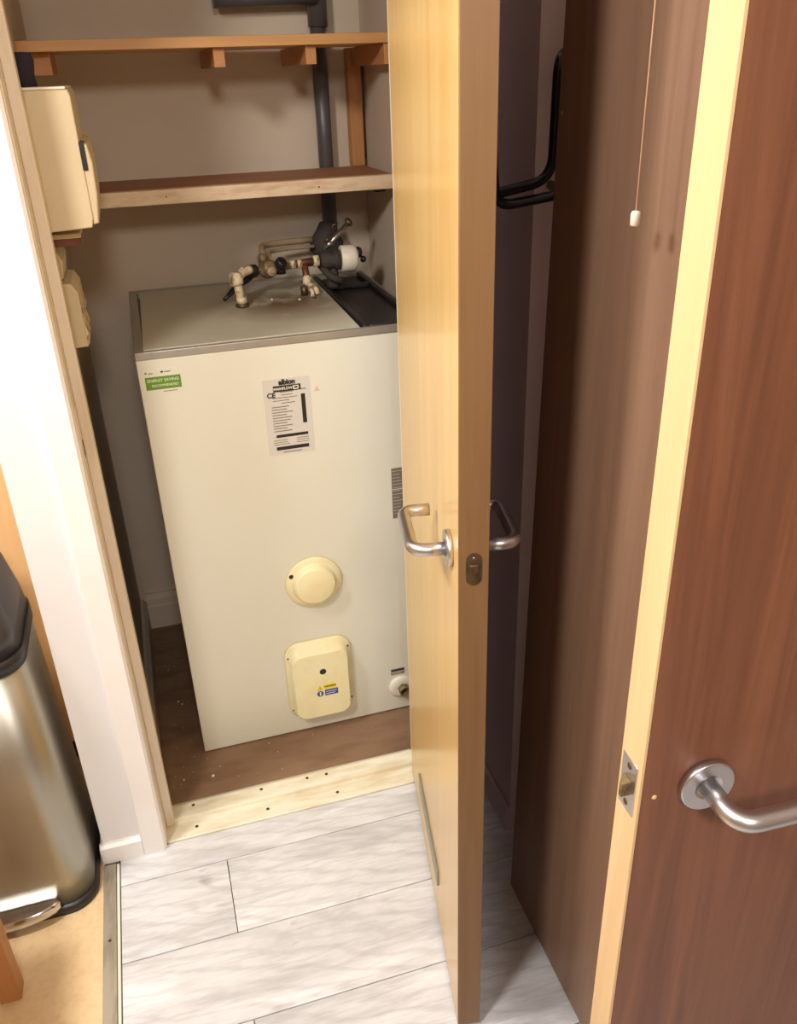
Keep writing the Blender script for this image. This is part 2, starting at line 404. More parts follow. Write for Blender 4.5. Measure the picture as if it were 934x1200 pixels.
# ------------------------------------------------------------------ door frame of the cupboard
t = thing('trim_1', 'white and cream painted frame of the cupboard doorway', 'door frame', (-0.15, 1.53, 0), kind='structure')
B().prism([(-0.2045, 1.487), (-0.2045, 1.475), (-0.200, 1.470), (-0.158, 1.470), (-0.1525, 1.475), (-0.1525, 1.487)], 'z', 0, 2.09).done('architrave', 'gloss_white', parent=t)
B().box(-0.2045, 0.53, 1.470, 1.487, 2.04, 2.09, bev=.002).done('architrave', 'gloss_white', parent=t)
B().box(-0.172, -0.150, 1.487, 1.60, 0, 2.03, bev=.0015).done('jamb', 'cream_paint', parent=t)
B().box(0.462, 0.487, 1.487, 1.587, 0, 2.03, bev=.0015).done('jamb', 'cream_paint', parent=t)
B().box(-0.150, 0.462, 1.487, 1.587, 2.00, 2.03).done('head', 'cream_paint', parent=t)
B().box(-0.150, -0.131, 1.531, 1.56, 0.006, 2.0, bev=.002).done('stop', 'cream_paint', parent=t)
B().box(0.4565, 0.462, 1.545, 1.56, 0.006, 2.0, bev=.002).done('stop', 'cream_paint', parent=t)
k = B().box(-0.1505, -0.1485, 1.499, 1.521, 0.94, 1.045, bev=.0008).done('keep_plate', 'cream_paint', parent=t, label='painted-over strike plate')
B().box(-0.1487, -0.1478, 1.503, 1.517, 0.955, 0.985).done('keep_hole', 'bronze', parent=k)

# ------------------------------------------------------------------ lever handle builder (door local frame)
def lever(parent, base, out, along, mat='satin', length=0.118, proj=0.052, up=(0, 0, 1), droop=0.0):
    """round rose and return-to-door lever; out = unit normal of the face, along = direction of the bar (door local)"""
    o = Vector(base); n = Vector(out); a = Vector(along); d = Vector((0, 0, -droop))
    pts = [o + n * .004, o + n * proj, o + n * proj + a * length + d, o + n * .012 + a * length + d]
    b = B(); P = fillet(pts, 0.020, 8); b.tube(P, .0092, 18)
    h = b.done('handle', mat, parent=parent, local=True)
    # sub-part in the handle's own frame
    off = h.location
    r = B(); r.lathe([(.0262, 0), (.0262, .0062), (.0258, .0074), (.0250, .0078), (.0245, .0078), (.0135, .0079), (.0130, .0079), (.0122, .0060), (.0095, .0058)], o - off, n, 40)
    r.done('rose', mat, parent=h, local=True)
    return h

# ------------------------------------------------------------------ cupboard door (open towards us)
A0 = Vector((0.445, 1.522, 0)); A1 = Vector((0.331, 0.889, 0))
D = (A1 - A0); DW = D.length; ang = math.atan2(D.y, D.x)
# local frame: x along the leaf from hinge to latch edge, y = thickness direction
d1 = thing('door_1', 'pale oak cupboard door standing open, edge towards the viewer', 'door', A0, ang, kind='structure')
# direction of +y local = 90deg left of D ; D points to -Y so left is +X : good, thickness goes +y
TH = 0.040
b = B(); b.mat('oak').box(0, DW - .004, 0, 0.0015, .008, 1.98); b.done('face_panel', None, parent=d1, local=True)
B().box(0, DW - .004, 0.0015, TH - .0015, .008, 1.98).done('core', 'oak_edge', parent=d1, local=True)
B().box(0, DW - .004, TH - .0015, TH, .008, 1.98).done('face_panel', 'red_veneer', parent=d1, local=True, label='reddish brown veneer on the hidden side')
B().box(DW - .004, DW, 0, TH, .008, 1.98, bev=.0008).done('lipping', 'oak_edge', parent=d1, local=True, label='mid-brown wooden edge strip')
lx = DW - 0.060
lever(d1, (lx, 0, .972), (0, -1, 0), (-1, 0, 0))
lever(d1, (lx, TH, .972), (0, 1, 0), (-1, 0, 0))
lp = B(); 
ring = []
for sgn, a0 in ((1, 0), (-1, 180)):
    for i in range(11):
        a = math.radians(a0 + 180 * i / 10); ring.append((TH / 2 + .0105 * math.cos(a), .972 + sgn * .0135 + .0105 * math.sin(a)))
lp.prism(ring, 'x', DW - .0004, DW + .0012)
lp = lp.done('latch_plate', 'bronze', parent=d1, local=True, label='dark tarnished oval latch plate')
of = lp.location
B().box(DW + .001 - of.x, DW + .005 - of.x, TH / 2 - .006 - of.y, TH / 2 + .006 - of.y, .966 - of.z, .980 - of.z, bev=.0012).done('latch_bolt', 'bronze', parent=lp, local=True)
B().lathe([(.0026, 0), (.0018, .0012)], (DW + .001 - of.x, TH / 2 - of.y, .9885 - of.z), (1, 0, 0), 12).done('screw', 'nickel', parent=lp, local=True)
# metal strip on the lower face: runs along the leaf
B().box(0.165, 0.43, -.004, 0.0, .115, .157, bev=.001).done('edge_plate', 'rubber', parent=d1, local=True, label='thin grey-green metal strip low on the door')
for z in (.25, 1.0, 1.75):
    B().box(-.004, 0.0, 0.002, TH - .004, z, z + .09).done('hinge', 'brass', parent=d1, local=True)

# ------------------------------------------------------------------ right-hand door with pale edge (near)
E0 = Vector((0.3405, 0.4665, 0)); fa = math.radians(-2.5)
d2 = thing('door_2', 'reddish brown door with pale wood edge and latch, nearest the viewer', 'door', E0, fa, kind='structure')
T2 = 0.035
B().box(.0035, .762, 0, .0015, .008, 1.98).done('face_panel', 'red_veneer', parent=d2, local=True)
B().box(.0035, .762, .0015, T2 - .0015, .008, 1.98).done('core', 'pale_edge', parent=d2, local=True)
B().box(.0035, .762, T2 - .0015, T2, .008, 1.98).done('face_panel', 'brown_veneer', parent=d2, local=True)
B().box(0, .0035, 0, T2, .008, 1.98, bev=.0008).done('lipping', 'pale_edge', parent=d2, local=True, label='pale yellow wooden edge strip')
lever(d2, (.0635, 0, .983), (0, -1, 0), (1, 0, 0), mat='satin')
lever(d2, (.0635, T2, .983), (0, 1, 0), (1, 0, 0), mat='satin')
lp = B().box(-.0012, .0004, T2 / 2 - .0125, T2 / 2 + .0125, .981 - .029, .981 + .029, bev=.0005).done('latch_plate', 'satin', parent=d2, local=True, label='satin steel faceplate with brass bolt')
of = lp.location; cy = T2 / 2 - of.y
b = B().prism([(-.0012 - of.x, cy - .006), (-.010 - of.x, cy - .006), (-.0105 - of.x, cy - .002), (-.003 - of.x, cy + .006), (-.0012 - of.x, cy + .006)], 'z', .973 - of.z, .989 - of.z, bev=.0006)
b.done('latch_bolt', 'brass', parent=lp, local=True)
for dz in (-.021, .021): B().lathe([(.0034, 0), (.0030, .0005), (.0008, .0002)], (-.0012 - of.x, cy, .981 + dz - of.z), (-1, 0, 0), 14).done('screw', 'bronze', parent=lp, local=True)
B().lathe([(.003, 0), (.0015, .0006)], (.016, 0, .977), (0, -1, 0), 10).done('filler_spot', 'oak', parent=d2, local=True)
for z in (.25, 1.7): B().box(.762, .765, 0.003, T2 - .003, z, z + .1).done('hinge', 'brass', parent=d2, local=True)

# ------------------------------------------------------------------ brown door leaf behind it
d3 = thing('door_3', 'mid-brown veneered door leaf with pull cord in front', 'door', (0.563, 0.85, 0), kind='structure')
b = B(); b.prism([(0.53, .006), (1.140, .006), (1.0905, 1.62), (1.0785, 1.98), (0.53, 1.98)], 'x', 0.543, 0.581, bev=.001)
b.done('leaf', 'brown_veneer', parent=d3)
B().lathe([(.0028, 0), (.0015, .0008)], (0.5432, 1.085, 1.495), (-1, 0, 0), 12).done('screw', 'satin', parent=d3)

# ------------------------------------------------------------------ black bent tube rail
t = thing('wall_rail', 'black bent metal tube rail folded up on the shaded wall corner', 'rail', (0.60, 1.20, 1.36))
p1 = fillet([(0.660, 1.274, 1.556), (0.592, 1.20, 1.566), (0.590, 1.20, 1.402), (0.500, 1.20, 1.388), (0.492, 1.195, 1.375)], .035, 8)
B().tube(p1, .0075, 14).done('tube', 'black_gloss', parent=t)
p2 = fillet([(0.625, 1.274, 1.385), (0.618, 1.215, 1.379), (0.502, 1.200, 1.370), (0.489, 1.18, 1.43), (0.478, 1.18, 1.60)], .030, 8)
B().tube(p2, .0075, 14).done('tube', 'black_gloss', parent=t)
B().box(0.650, 0.70, 1.270, 1.280, 1.36, 1.61, bev=.003).done('wall_plate', 'black_gloss', parent=t)

# ------------------------------------------------------------------ pull cord
t = thing('pull_cord', 'cream ceiling pull cord with small toggle hanging before the brown door', 'pull cord', (0.50, 0.8185, 1.40))
B().cyl((0.50, 0.8185, 1.412), (0.50, 0.8185, 2.385), .0010, 8).done('cord', 'cord', parent=t)
B().lathe([(.0035, 0), (.0052, .0012), (.0052, .0125), (.0040, .0150), (.0015, .0155)], (0.50, 0.8185, 1.3975), (0, 0, 1), 16).done('toggle', 'white_plastic', parent=t)
B().lathe([(.035, 0), (.035, .012), (.03, .015)], (0.50, 0.8185, 2.40), (0, 0, -1), 24).done('ceiling_switch', 'white_plastic', parent=t)

# ------------------------------------------------------------------ hot water unit
BX0, BX1, BY0, BY1, BT = -0.041, 0.582, 1.755, 2.345, 1.06
t = thing('water_heater', 'tall white enamel water heater cabinet inside the cupboard', 'water heater', (0.27, 2.05, 0))
B().box(BX0 + .003, BX1 - .003, BY0 + .012, BY1, .012, BT - .017, bev=.002).done('casing', 'boiler_side', parent=t)
B().box(BX0, BX1, BY0, BY0 + .012, .006, BT - .0155, bev=.002).done('front_panel', 'boiler_white', parent=t)
# top tray: raised rim round the lid
b = B(); b.mat('trim')
b.box(BX0, BX1, BY0 - .002, BY0 + .010, BT - .015, BT + .001, bev=.0015)
b.box(BX0, BX0 + .020, BY0 + .010, BY1, BT - .016, BT + .001, bev=.0015)
b.box(BX1 - .006, BX1, BY0 + .010, BY1, BT - .016, BT + .001, bev=.0015)
b.box(BX0 + .02, BX1 - .006, BY1 - .035, BY1, BT - .016, BT + .001, bev=.0015)
b.done('edge_trim', None, parent=t)
B().prism([(BX0 + .019, BY0 + .011), (0.430, BY0 + .011), (0.436, BY1 - .036), (BX0 + .026, BY1 - .036)], 'z', BT - .016, BT + .003, bev=.0015).done('lid', 'lid', parent=t, label='cream lid stained brown round the fittings')
tr = B(); tr.mat('black')
tr.box(0.440, BX1 - .008, BY0 + .012, BY1 - .036, BT - .016, BT - .008)
tr.box(0.438, 0.452, BY0 + .012, BY1 - .036, BT - .008, BT + .004, bev=.003)
tr.box(BX1 - .022, BX1 - .008, BY0 + .012, BY1 - .036, BT - .008, BT + .004, bev=.003)
tr.box(0.452, BX1 - .022, BY0 + .012, BY0 + .026, BT - .008, BT + .004, bev=.003)
tr.box(0.452, BX1 - .022, 2.165, 2.18, BT - .008, BT + .004, bev=.003)
tr.done('recess_tray', None, parent=t, label='black plastic recess in the right of the lid')

FY = BY0
def plate(name, x0, x1, z0, z1, mat, th=.0006, bev=0, parent=t, label=None):
    return B().box(x0, x1, FY - th, FY + .0002, z0, z1).done(name, mat, parent=parent, label=label)
def sub(parent, bb, name, mat=None): return bb.done(name, mat, parent=parent)
XD = (1, 0, 0); ZD = (0, 0, 1)
# green sticker
g = plate('sticker', -0.032, 0.045, 0.972, 1.024, 'boiler_white', label='green and white sticker, top left')
b = B(); b.mat('green').box(-0.029, 0.042, FY - .0011, FY - .0005, .981, 1.008)
b.mat('white_ink').text('ENERGY SAVING', .0085, (.0065, FY - .0014, 1.000), XD, ZD)
b.text('RECOMMENDED', .0072, (.0095, FY - .0014, .989), XD, ZD)
b.mat('green').lathe([(.0022, 0), (.0022, .0004)], (-.026, FY - .0006, 1.017), (0, -1, 0), 12)
b.mat('ink').box(.004, .009, FY - .0009, FY - .0005, 1.0155, 1.019); b.mat('ink_grey').box(.011, .024, FY - .0009, FY - .0005, 1.016, 1.018)
b.box(-.021, -.012, FY - .0009, FY - .0005, 1.0145, 1.0165); b.box(.004, .032, FY - .0009, FY - .0005, .975, .9765)
b.done('print', None, parent=g)
# rating label
g = plate('rating_label', 0.207, 0.309, 0.797, 0.972, 'label_grey', label='silver rating label with black print')
b = B(); b.mat('ink'); F1 = FY - .0010; F0 = FY - .0005
b.text('albion', .0155, (.260, FY - .0012, .9635), XD, ZD, sx=.95, bold=.0009)
b.box(.229, .289, F1, F0, .943, .9565)
b.mat('white_ink').text('MAINFLOW', .0078, (.2505, F1 - .0003, .9495), XD, ZD, bold=.0002)
b.box(.2725, .2845, F1 - .0003, F1, .9455, .9540); b.mat('ink').box(.2745, .2825, F1 - .0005, F1 - .0003, .9480, .9520)
b.text('CE', .015, (.2235, FY - .0012, .936), XD, ZD, sx=1.0, bold=.0005)
b.mat('ink_grey'); 
for i, (xa, xb) in enumerate([(.243, .272), (.245, .270), (.226, .280), (.226, .262), (.244, .274)]): b.box(xa, xb, F1, F0, .941 - i * .0062, .9425 - i * .0062)
b.box(.283, .300, F1, F0, .943, .945)
for i in range(10): b.box(.222, .222 + random.uniform(.03, .055), F1, F0, .908 - i * .0062, .9098 - i * .0062)
b.mat('ink').box(.288, .297, F1, F0, .866, .933)
b.mat('ink').box(.226, .297, F1, F0, .838, .8445)
b.mat('ink_grey')
for i in range(3): b.box(.219, .219 + random.uniform(.03, .045), F1, F0, .831 - i * .005, .8323 - i * .005)
for i in range(3): b.box(.270, .298, F1, F0, .832 - i * .005, .8333 - i * .005)
b.mat('ink').box(.224, .297, F1, F0, .808, .816)
b.mat('ink_grey').box(.238, .280, F1, F0, .8015, .8035)
b.done('print', None, parent=g)
# faint red triangle mark
B().prism([(.318, .935), (.330, .935), (.324, .946)], 'y', FY - .0004, FY + .0001).done('red_mark', 'red_ink', parent=t)
# side label behind the door handle
g = plate('side_label', 0.485, 0.515, 0.590, 0.722, 'ink_grey', label='tall grey label of small print')
b = B(); b.mat('label_grey')
for i in range(14): b.box(.487, .487 + random.uniform(.016, .026), F1, F0, .714 - i * .0086, .7148 - i * .0086)
b.box(.486, .514, F1, F0, .666, .668)
b.done('print', None, parent=g)
# round blanking cap
b = B(); c0 = (0.279, FY, 0.456)
b.lathe([(.069, 0), (.069, .006), (.067, .009), (.0565, .010), (.053, .012), (.051, .022), (.0485, .027), (.044, .029), (.010, .0295)], c0, (0, -1, 0), 56)
cap = b.done('blanking_cap', 'cream_plastic', parent=t, label='round cream plastic cap')
B().lathe([(.0060, 0), (.0055, .0006)], (0.279 - .0535, FY - .0095, .456 + .028), (0, -1, 0), 16).done('screw_hole', 'black', parent=cap)
# immersion heater cover
def coverring(w, h, r, y, cz=.171, cx=.2725, bulge=.006):
    out = []
    for p in rrect(0, 0, w, h, r, 0, 8):
        x = p.x * (1 + bulge / w * 2 * (1 - (2 * p.y / h) ** 2)); z = p.y * (1 + bulge / h * 1.4 * (1 - (2 * p.x / w) ** 2))
        out.append(Vector((cx + x, y, cz + z)))
    return out
b = B()
b.loft([coverring(.162, .226, .030, FY, bulge=.009), coverring(.162, .226, .030, FY - .007, bulge=.009), coverring(.156, .220, .028, FY - .011, bulge=.009), coverring(.143, .203, .020, FY - .0125, cz=.167, bulge=.009),
        coverring(.138, .196, .020, FY - .031, cz=.166, bulge=.009), coverring(.130, .188, .018, FY - .036, cz=.166, bulge=.009)])
cov = b.done('element_cover', 'cream_plastic', parent=t, label='cream plastic immersion heater cover')
B().lathe([(.0090, 0), (.0080, .0006)], (.2765, FY - .0358, .209), (0, -1, 0), 20).done('knob_hole', 'black', parent=cov)
for sx, sz in ((-.0765, .080), (.0765, .084), (-.0765, -.084), (.0775, -.080)):
    B().lathe([(.0036, 0), (.0030, .0014)], (.2725 + sx, FY - .0108, .171 + sz), (0, -1, 0), 10).done('screw', 'bronze', parent=cov)
b = B(); y0 = FY - .0366; y1 = FY - .0358
b.mat('yellow').box(.277, .305, y0, y1, .154, .168).prism([(.256, .152), (.274, .152), (.265, .168)], 'y', y0, y1)
b.mat('ink').text('WARNING', .0072, (.291, y0 - .0003, .161), XD, ZD, sx=.9, bold=.0002).text('!', .013, (.265, y0 - .0003, .158), XD, ZD)
b.mat('blue').box(.277, .311, y0, y1, .133, .151).lathe([(.0085, 0), (.0085, .0008)], (.265, y1, .1415), (0, -1, 0), 24)
b.mat('white_ink').box(.280, .308, y0 - .0002, y0, .1445, .1458).box(.280, .304, y0 - .0002, y0, .138, .1393).box(.2635, .2668, y0 - .0002, y0, .136, .147)
b.done('warning_sticker', None, parent=cov, label='yellow and blue warning sticker')
# pipe connection lower right
b = B(); b.lathe([(.034, 0), (.034, .004), (.030, .009), (.019, .010), (.017, .010)], (.489, FY, .082), (0, -1, 0), 40)
fl = b.done('pipe_flange', 'boiler_white', parent=t)
B().lathe([(.0155, 0), (.0155, .020), (.012, .022), (.012, .006), (.001, .006)], (.492, FY - .006, .080), (0, -1, 0), 6).done('pipe_nut', 'brass', parent=fl)
g = plate('connection_label', .463, .500, .122, .141, 'ink_grey', label='small grey label over the lower pipe connection')
b = B(); b.mat('label_grey').box(.465, .498, F1, F0, .130, .1315).box(.465, .492, F1, F0, .125, .1262); b.mat('ink').box(.464, .499, F1, F0, .1345, .1385); b.done('print', None, parent=g)

# ------------------------------------------------------------------ fittings on the lid
Z0 = BT + .003
t = thing('valve_assembly', 'grubby brass and cream valves with black knobs on the heater lid', 'valves', (0.33, 2.10, Z0))
b = B(); b.lathe([(.016, 0), (.016, .006), (.013, .009)], (.216, 2.045, Z0), (0, 0, 1), 8); b.done('base_nut', 'bronze', parent=t)
b = B(); b.tube(fillet([(.216, 2.045, Z0 + .008), (.208, 2.05, Z0 + .066), (.236, 2.09, Z0 + .072), (.250, 2.10, Z0 + .074)], .012, 6), .010, 16)
b.lathe([(.0125, 0), (.0125, .014)], (.2155, 2.046, Z0 + .009), (0, 0, 1), 16).lathe([(.016, 0), (.017, .010), (.015, .024), (.009, .028)], (.209, 2.05, Z0 + .052), (-.1, 0, 1), 18)
b.lathe([(.012, 0), (.012, .010)], (.228, 2.085, Z0 + .071), (.6, .6, .05), 6); b.done('drain_elbow', 'valve_cream', parent=t)
B().tube(fillet([(.178, 2.085, Z0 + .012), (.200, 2.10, Z0 + .022), (.235, 2.12, Z0 + .045), (.268, 2.14, Z0 + .072)], .01, 4), .0045, 8, ).done('wire', 'black', parent=t)
B().tube(fillet([(.180, 2.09, Z0 + .010), (.205, 2.115, Z0 + .030), (.245, 2.13, Z0 + .040), (.275, 2.15, Z0 + .060)], .01, 4), .0040, 8).done('wire', 'black', parent=t)
B().lathe([(.014, 0), (.0155, .004), (.0155, .020), (.012, .024)], (.245, 2.115, Z0 + .066), (1, .2, 0), 14).done('black_cap', 'black', parent=t)
b = B(); b.cyl((.262, 2.12, Z0 + .066), (.43, 2.15, Z0 + .068), .0085, 16)
b.lathe([(.012, 0), (.018, .003), (.018, .010), (.022, .012), (.023, .022), (.018, .026), (.018, .036), (.010, .040)], (.290, 2.14, Z0 + .058), (.1, -.3, .15), 20)
b.lathe([(.016, 0), (.016, .010)], (.296, 2.13, Z0 + .060), (1, .1, 0), 6).lathe([(.010, 0), (.012, .020), (.008, .03)], (.288, 2.14, Z0 + .07), (0, .1, 1), 14)
b.done('valve_body', 'brass', parent=t)
B().lathe([(.011, 0), (.0115, .010), (.009, .012), (.004, .012), (.004, .015)], (.299, 2.105, Z0 + .064), (.15, -1, .1), 12).done('valve_knob', 'beige_pipe', parent=t)
b = B(); b.lathe([(.012, 0), (.0145, .003), (.0145, .016), (.012, .019)], (.322, 2.12, Z0 + .072), (.3, -.3, .4), 12).lathe([(.013, 0), (.013, .02)], (.328, 2.135, Z0 + .050), (0, 0, 1), 10); b.done('black_cap', 'black', parent=t)
for xx in (.352, .368): B().lathe([(.0085, 0), (.0105, .002), (.0105, .010), (.0085, .012)], (xx, 2.126, Z0 + .071), (1, .1, 0), 6).done('compression_nut', 'valve_cream', parent=t)
B().lathe([(.013, 0), (.015, .003), (.015, .012), (.012, .015)], (.409, 2.130, Z0 + .074), (1, .05, 0), 6).done('compression_nut', 'valve_cream', parent=t)
b = B(); b.cyl((.36, 2.127, Z0 + .071), (.415, 2.132, Z0 + .075), .009, 14).cyl((.386, 2.125, Z0 + .070), (.388, 2.11, Z0 + .022), .0085, 12); b.done('copper_tee', 'copper', parent=t)
b = B(); b.lathe([(.009, 0), (.011, .004), (.010, .018), (.006, .024)], (.386, 2.108, Z0 + .022), (0, 0, 1), 12)
b.tube(fillet([(.386, 2.10, Z0 + .026), (.402, 2.085, Z0 + .020), (.405, 2.08, Z0 + .004)], .006, 4), .0062, 10)
b.tube(fillet([(.388, 2.09, Z0 + .018), (.392, 2.075, Z0 + .012), (.390, 2.07, Z0 + .001)], .005, 4), .0050, 10); b.done('drain_tap', 'valve_cream', parent=t)
B().cyl((.376, 2.10, Z0), (.376, 2.10, Z0 + .022), .009, 10).done('tap_foot', 'bronze', parent=t)
B().lathe([(.005, 0), (.003, .003)], (.395, 2.06, Z0), (0, 0, 1), 8).done('tap_foot', 'bronze', parent=t)

B().lathe([(.003, 0), (.004, .002), (.002, .004)], (.355, 2.055, Z0), (0, 0, 1), 6).done('limescale_crumb', 'plaster_crumb', parent=t)
B().lathe([(.003, 0), (.004, .001), (.002, .003)], (.292, 2.085, Z0), (0, 0, 1), 6).done('limescale_crumb', 'plaster_crumb', parent=t)
t = thing('expansion_valve', 'white capped valve with black body and chrome stem beside the dark pipe', 'valve', (0.47, 2.15, Z0 + .002))
b = B(); b.lathe([(.012, 0), (.020, .006), (.022, .020), (.018, .034), (.024, .040), (.024, .052)], (.428, 2.145, Z0 + .070), (1, -.05, 0), 20)
b.lathe([(.016, 0), (.018, .01), (.014, .04), (.016, .052)], (.462, 2.155, Z0 + .000), (0, 0, 1), 16)
b.tube(fillet([(.43, 2.15, Z0 + .06), (.447, 2.12, Z0 + .035), (.476, 2.12, Z0 + .022)], .02, 4), .009, 10)
b.done('valve_body', 'pipe_foam', parent=t)
B().lathe([(.030, 0), (.032, .002), (.032, .030), (.0295, .038), (.021, .043)], (.481, 2.140, Z0 + .072), (1, -.05, 0), 30).done('white_cap', 'white_plastic', parent=t)
b = B(); b.lathe([(.013, 0), (.014, .004), (.011, .012), (.005, .014)], (.523, 2.140, Z0 + .084), (1, 0, 0), 10).lathe([(.006, 0), (.009, .006), (.006, .012)], (.534, 2.14, Z0 + .068), (1, 0, -.3), 8); b.done('black_knob', 'black', parent=t)
b = B(); b.cyl((.448, 2.17, Z0 + .092), (.520, 2.19, Z0 + .150), .0065, 14).lathe([(.0085, 0), (.0085, .016), (.006, .018)], (.455, 2.172, Z0 + .098), (.72, .2, .58), 12); b.done('chrome_stem', 'nickel', parent=t)
b = B(); b.tube([(.486, 2.188, Z0 + .140), (.476, 2.19, Z0 + .132), (.478, 2.19, Z0 + .146), (.490, 2.19, Z0 + .150)], .0028, 8).lathe([(.0085, 0), (.0115, .004), (.0115, .010), (.006, .013)], (.514, 2.19, Z0 + .147), (.6, -.2, .5), 10).cyl((.462, 2.17, Z0 + .122), (.450, 2.17, Z0 + .108), .004, 8); b.done('stem_lever', 'bronze', parent=t)

# dark soil pipe with its boot
t = thing('waste_pipe', 'dark grey vertical plastic pipe rising through both shelves', 'pipe', (0.50, 2.352, 1.10))
B().cyl((.510, 2.368, 1.15), (.510, 2.368, 1.655), .0190, 28).done('pipe_run', 'pipe', parent=t)
B().cyl((.512, 2.368, 1.650), (.512, 2.368, 1.90), .0245, 28).done('pipe_socket', 'pipe', parent=t)
B().lathe([(.015, -.005), (.030, 0), (.046, .018), (.044, .045), (.030, .068), (.023, .085), (.0205, .09)], (.482, 2.315, Z0 + .045), (.16, .25, 1), 28).done('pipe_boot', 'pipe_foam', parent=t)
B().cyl((.26, 2.345, 1.712), (.505, 2.345, 1.716), .021, 20).done('pipe_branch', 'pipe', parent=t)
t = thing('overflow_pipe', 'bent dusty beige pipe looping behind the valves', 'pipe', (0.33, 2.25, Z0))
B().tube(fillet([(.300, 2.165, Z0 + .080), (.296, 2.20, Z0 + .092), (.305, 2.27, Z0 + .098), (.37, 2.30, Z0 + .096), (.445, 2.31, Z0 + .095)], .03, 6), .0085, 14).done('pipe_run', 'beige_pipe', parent=t)
B().tube(fillet([(.312, 2.155, Z0 + .078), (.312, 2.20, Z0 + .086), (.322, 2.25, Z0 + .085), (.38, 2.28, Z0 + .082), (.445, 2.285, Z0 + .082)], .03, 6), .0045, 10).done('pipe_run', 'beige_pipe', parent=t)

# ------------------------------------------------------------------ shelves and battens
B().box(-0.168, 0.625, 2.055, 2.330, 1.604, 1.6245, bev=.001).done('shelf', 'pine_x', label='upper pine shelf across the cupboard', cat='shelf', group='cupboard shelves')
t = thing('shelf', 'lower brown shelf with pale chipped front lip above the heater', 'shelf', (0.23, 2.2, 1.30), group='cupboard shelves')
B().box(-0.168, 0.610, 2.115, 2.345, 1.311, 1.3295, bev=.001).done('shelf_board', 'shelf_top', parent=t)
B().box(-0.168, 0.6235, 2.095, 2.115, 1.297, 1.3285, bev=.0015).done('shelf_lip', 'chipboard', parent=t, label='pale chipped front lip')
B().lathe([(.0022, 0), (.0022, .0006)], (.430, 2.0955, 1.312), (0, -1, 0), 10).done('screw', 'bronze', parent=t)
B().lathe([(.0018, 0), (.0018, .0006)], (.08, 2.0955, 1.313), (0, -1, 0), 10).done('screw', 'bronze', parent=t)
for x, lab in ((.2185, 'left-hand wooden block under the upper shelf'), (.417, 'wooden block under the upper shelf, beside the pipe')):
    b = B(); b.prism([(2.075, 1.6035), (2.075, 1.567), (2.39, 1.567), (2.39, 1.6035)], 'x', x, x + .023)
    b.done('shelf_bracket', 'pine_y', label=lab, cat='bracket', group='brackets under the upper shelf')
B().box(0.580, 0.6135, 2.362, 2.398, 1.328, 1.603, bev=.001).done('batten', 'pine_z', label='upright timber batten in the rear right corner', cat='batten')
B().box(0.590, 0.6245, 2.06, 2.358, 1.562, 1.6035, bev=.001).done('batten', 'pine_y', label='horizontal batten under the right end of the upper shelf', cat='batten')
B().box(0.575, 0.605, 2.13, 2.165, 1.286, 1.3075, bev=.005).done('shelf_clip', 'black', label='small black clip under the right end of the lower shelf', cat='clip')
B().box(-0.1675, -0.110, 2.10, 2.30, 1.562, 1.6035, bev=.001).done('batten', 'pine_y', label='short batten under the left end of the upper shelf', cat='batten')
b = B(); b.loft([[Vector((x + dx * .9, y_, z)) for dx, y_ in ((0, 1.80), (.03, 1.79), (.045, 1.83), (.04, 1.88), (.0, 1.88))] for x, z in ((-.166, 1.5435), (-.168, 1.56), (-.164, 1.585), (-.167, 1.598))])
b.done('cloth', 'navy', label='scrap of dark navy cloth on top of the ivory meter box', cat='cloth')

# ------------------------------------------------------------------ boxes on the left cupboard wall
t = thing('meter_box', 'large ivory plastic electrical box on the left cupboard wall', 'electrical box', (-0.12, 1.72, 1.32))
B().prism([(-.168, 1.323), (-.068, 1.328), (-.064, 1.343), (-.0645, 1.530), (-.068, 1.5395), (-.168, 1.5395)], 'y', 1.60, 1.84, bev=.002).done('casing', 'ivory_box', parent=t)
B().prism([(-.0655, 1.332), (-.056, 1.334), (-.0505, 1.380), (-.0490, 1.430), (-.0535, 1.458), (-.0655, 1.462)], 'y', 1.603, 1.835, bev=.003).done('cover_flap', 'ivory_box', parent=t)
B().box(-.066, -.0575, 1.600, 1.64, 1.418, 1.462, bev=.001).done('latch_slot', 'black', parent=t)
B().box(-.168, -.070, 1.598, 1.84, 1.5397, 1.5435, bev=.0008).done('top_rim', 'white_plastic', parent=t)
t = thing('cable_trunking', 'small cream trunking with brown base under the large ivory box', 'trunking', (-0.13, 1.7, 1.28))
B().box(-.168, -.093, 1.66, 1.82, 1.304, 1.312, bev=.001).done('cover', 'ivory_box', parent=t)
B().box(-.168, -.097, 1.665, 1.82, 1.290, 1.3035, bev=.001).done('base', 'copper', parent=t)
t = thing('switch_box', 'chipped ivory switch box lower on the left cupboard wall', 'switch box', (-0.14, 1.7, 1.12))
B().prism([(-.168, 1.108), (-.117, 1.110), (-.117, 1.210), (-.126, 1.226), (-.168, 1.230)], 'y', 1.66, 1.80, bev=.002).done('casing', 'ivory_box', parent=t)
B().prism([(-.168, 1.231), (-.138, 1.231), (-.133, 1.262), (-.146, 1.290), (-.168, 1.290)], 'y', 1.68, 1.80, bev=.002).done('hood', 'ivory_box', parent=t)
pts = [(-.119, 1.112)]
for i in range(18): pts.append((-.1155 + random.uniform(-.0012, .0012) - (.004 if i > 12 else 0) + (.002 if i in (3, 4, 9) else 0), 1.112 + i * .0058))
pts.append((-.122, 1.216))
B().prism(pts, 'y', 1.672, 1.795).done('cover_edge', 'valve_cream', parent=t, label='rough chipped edge')

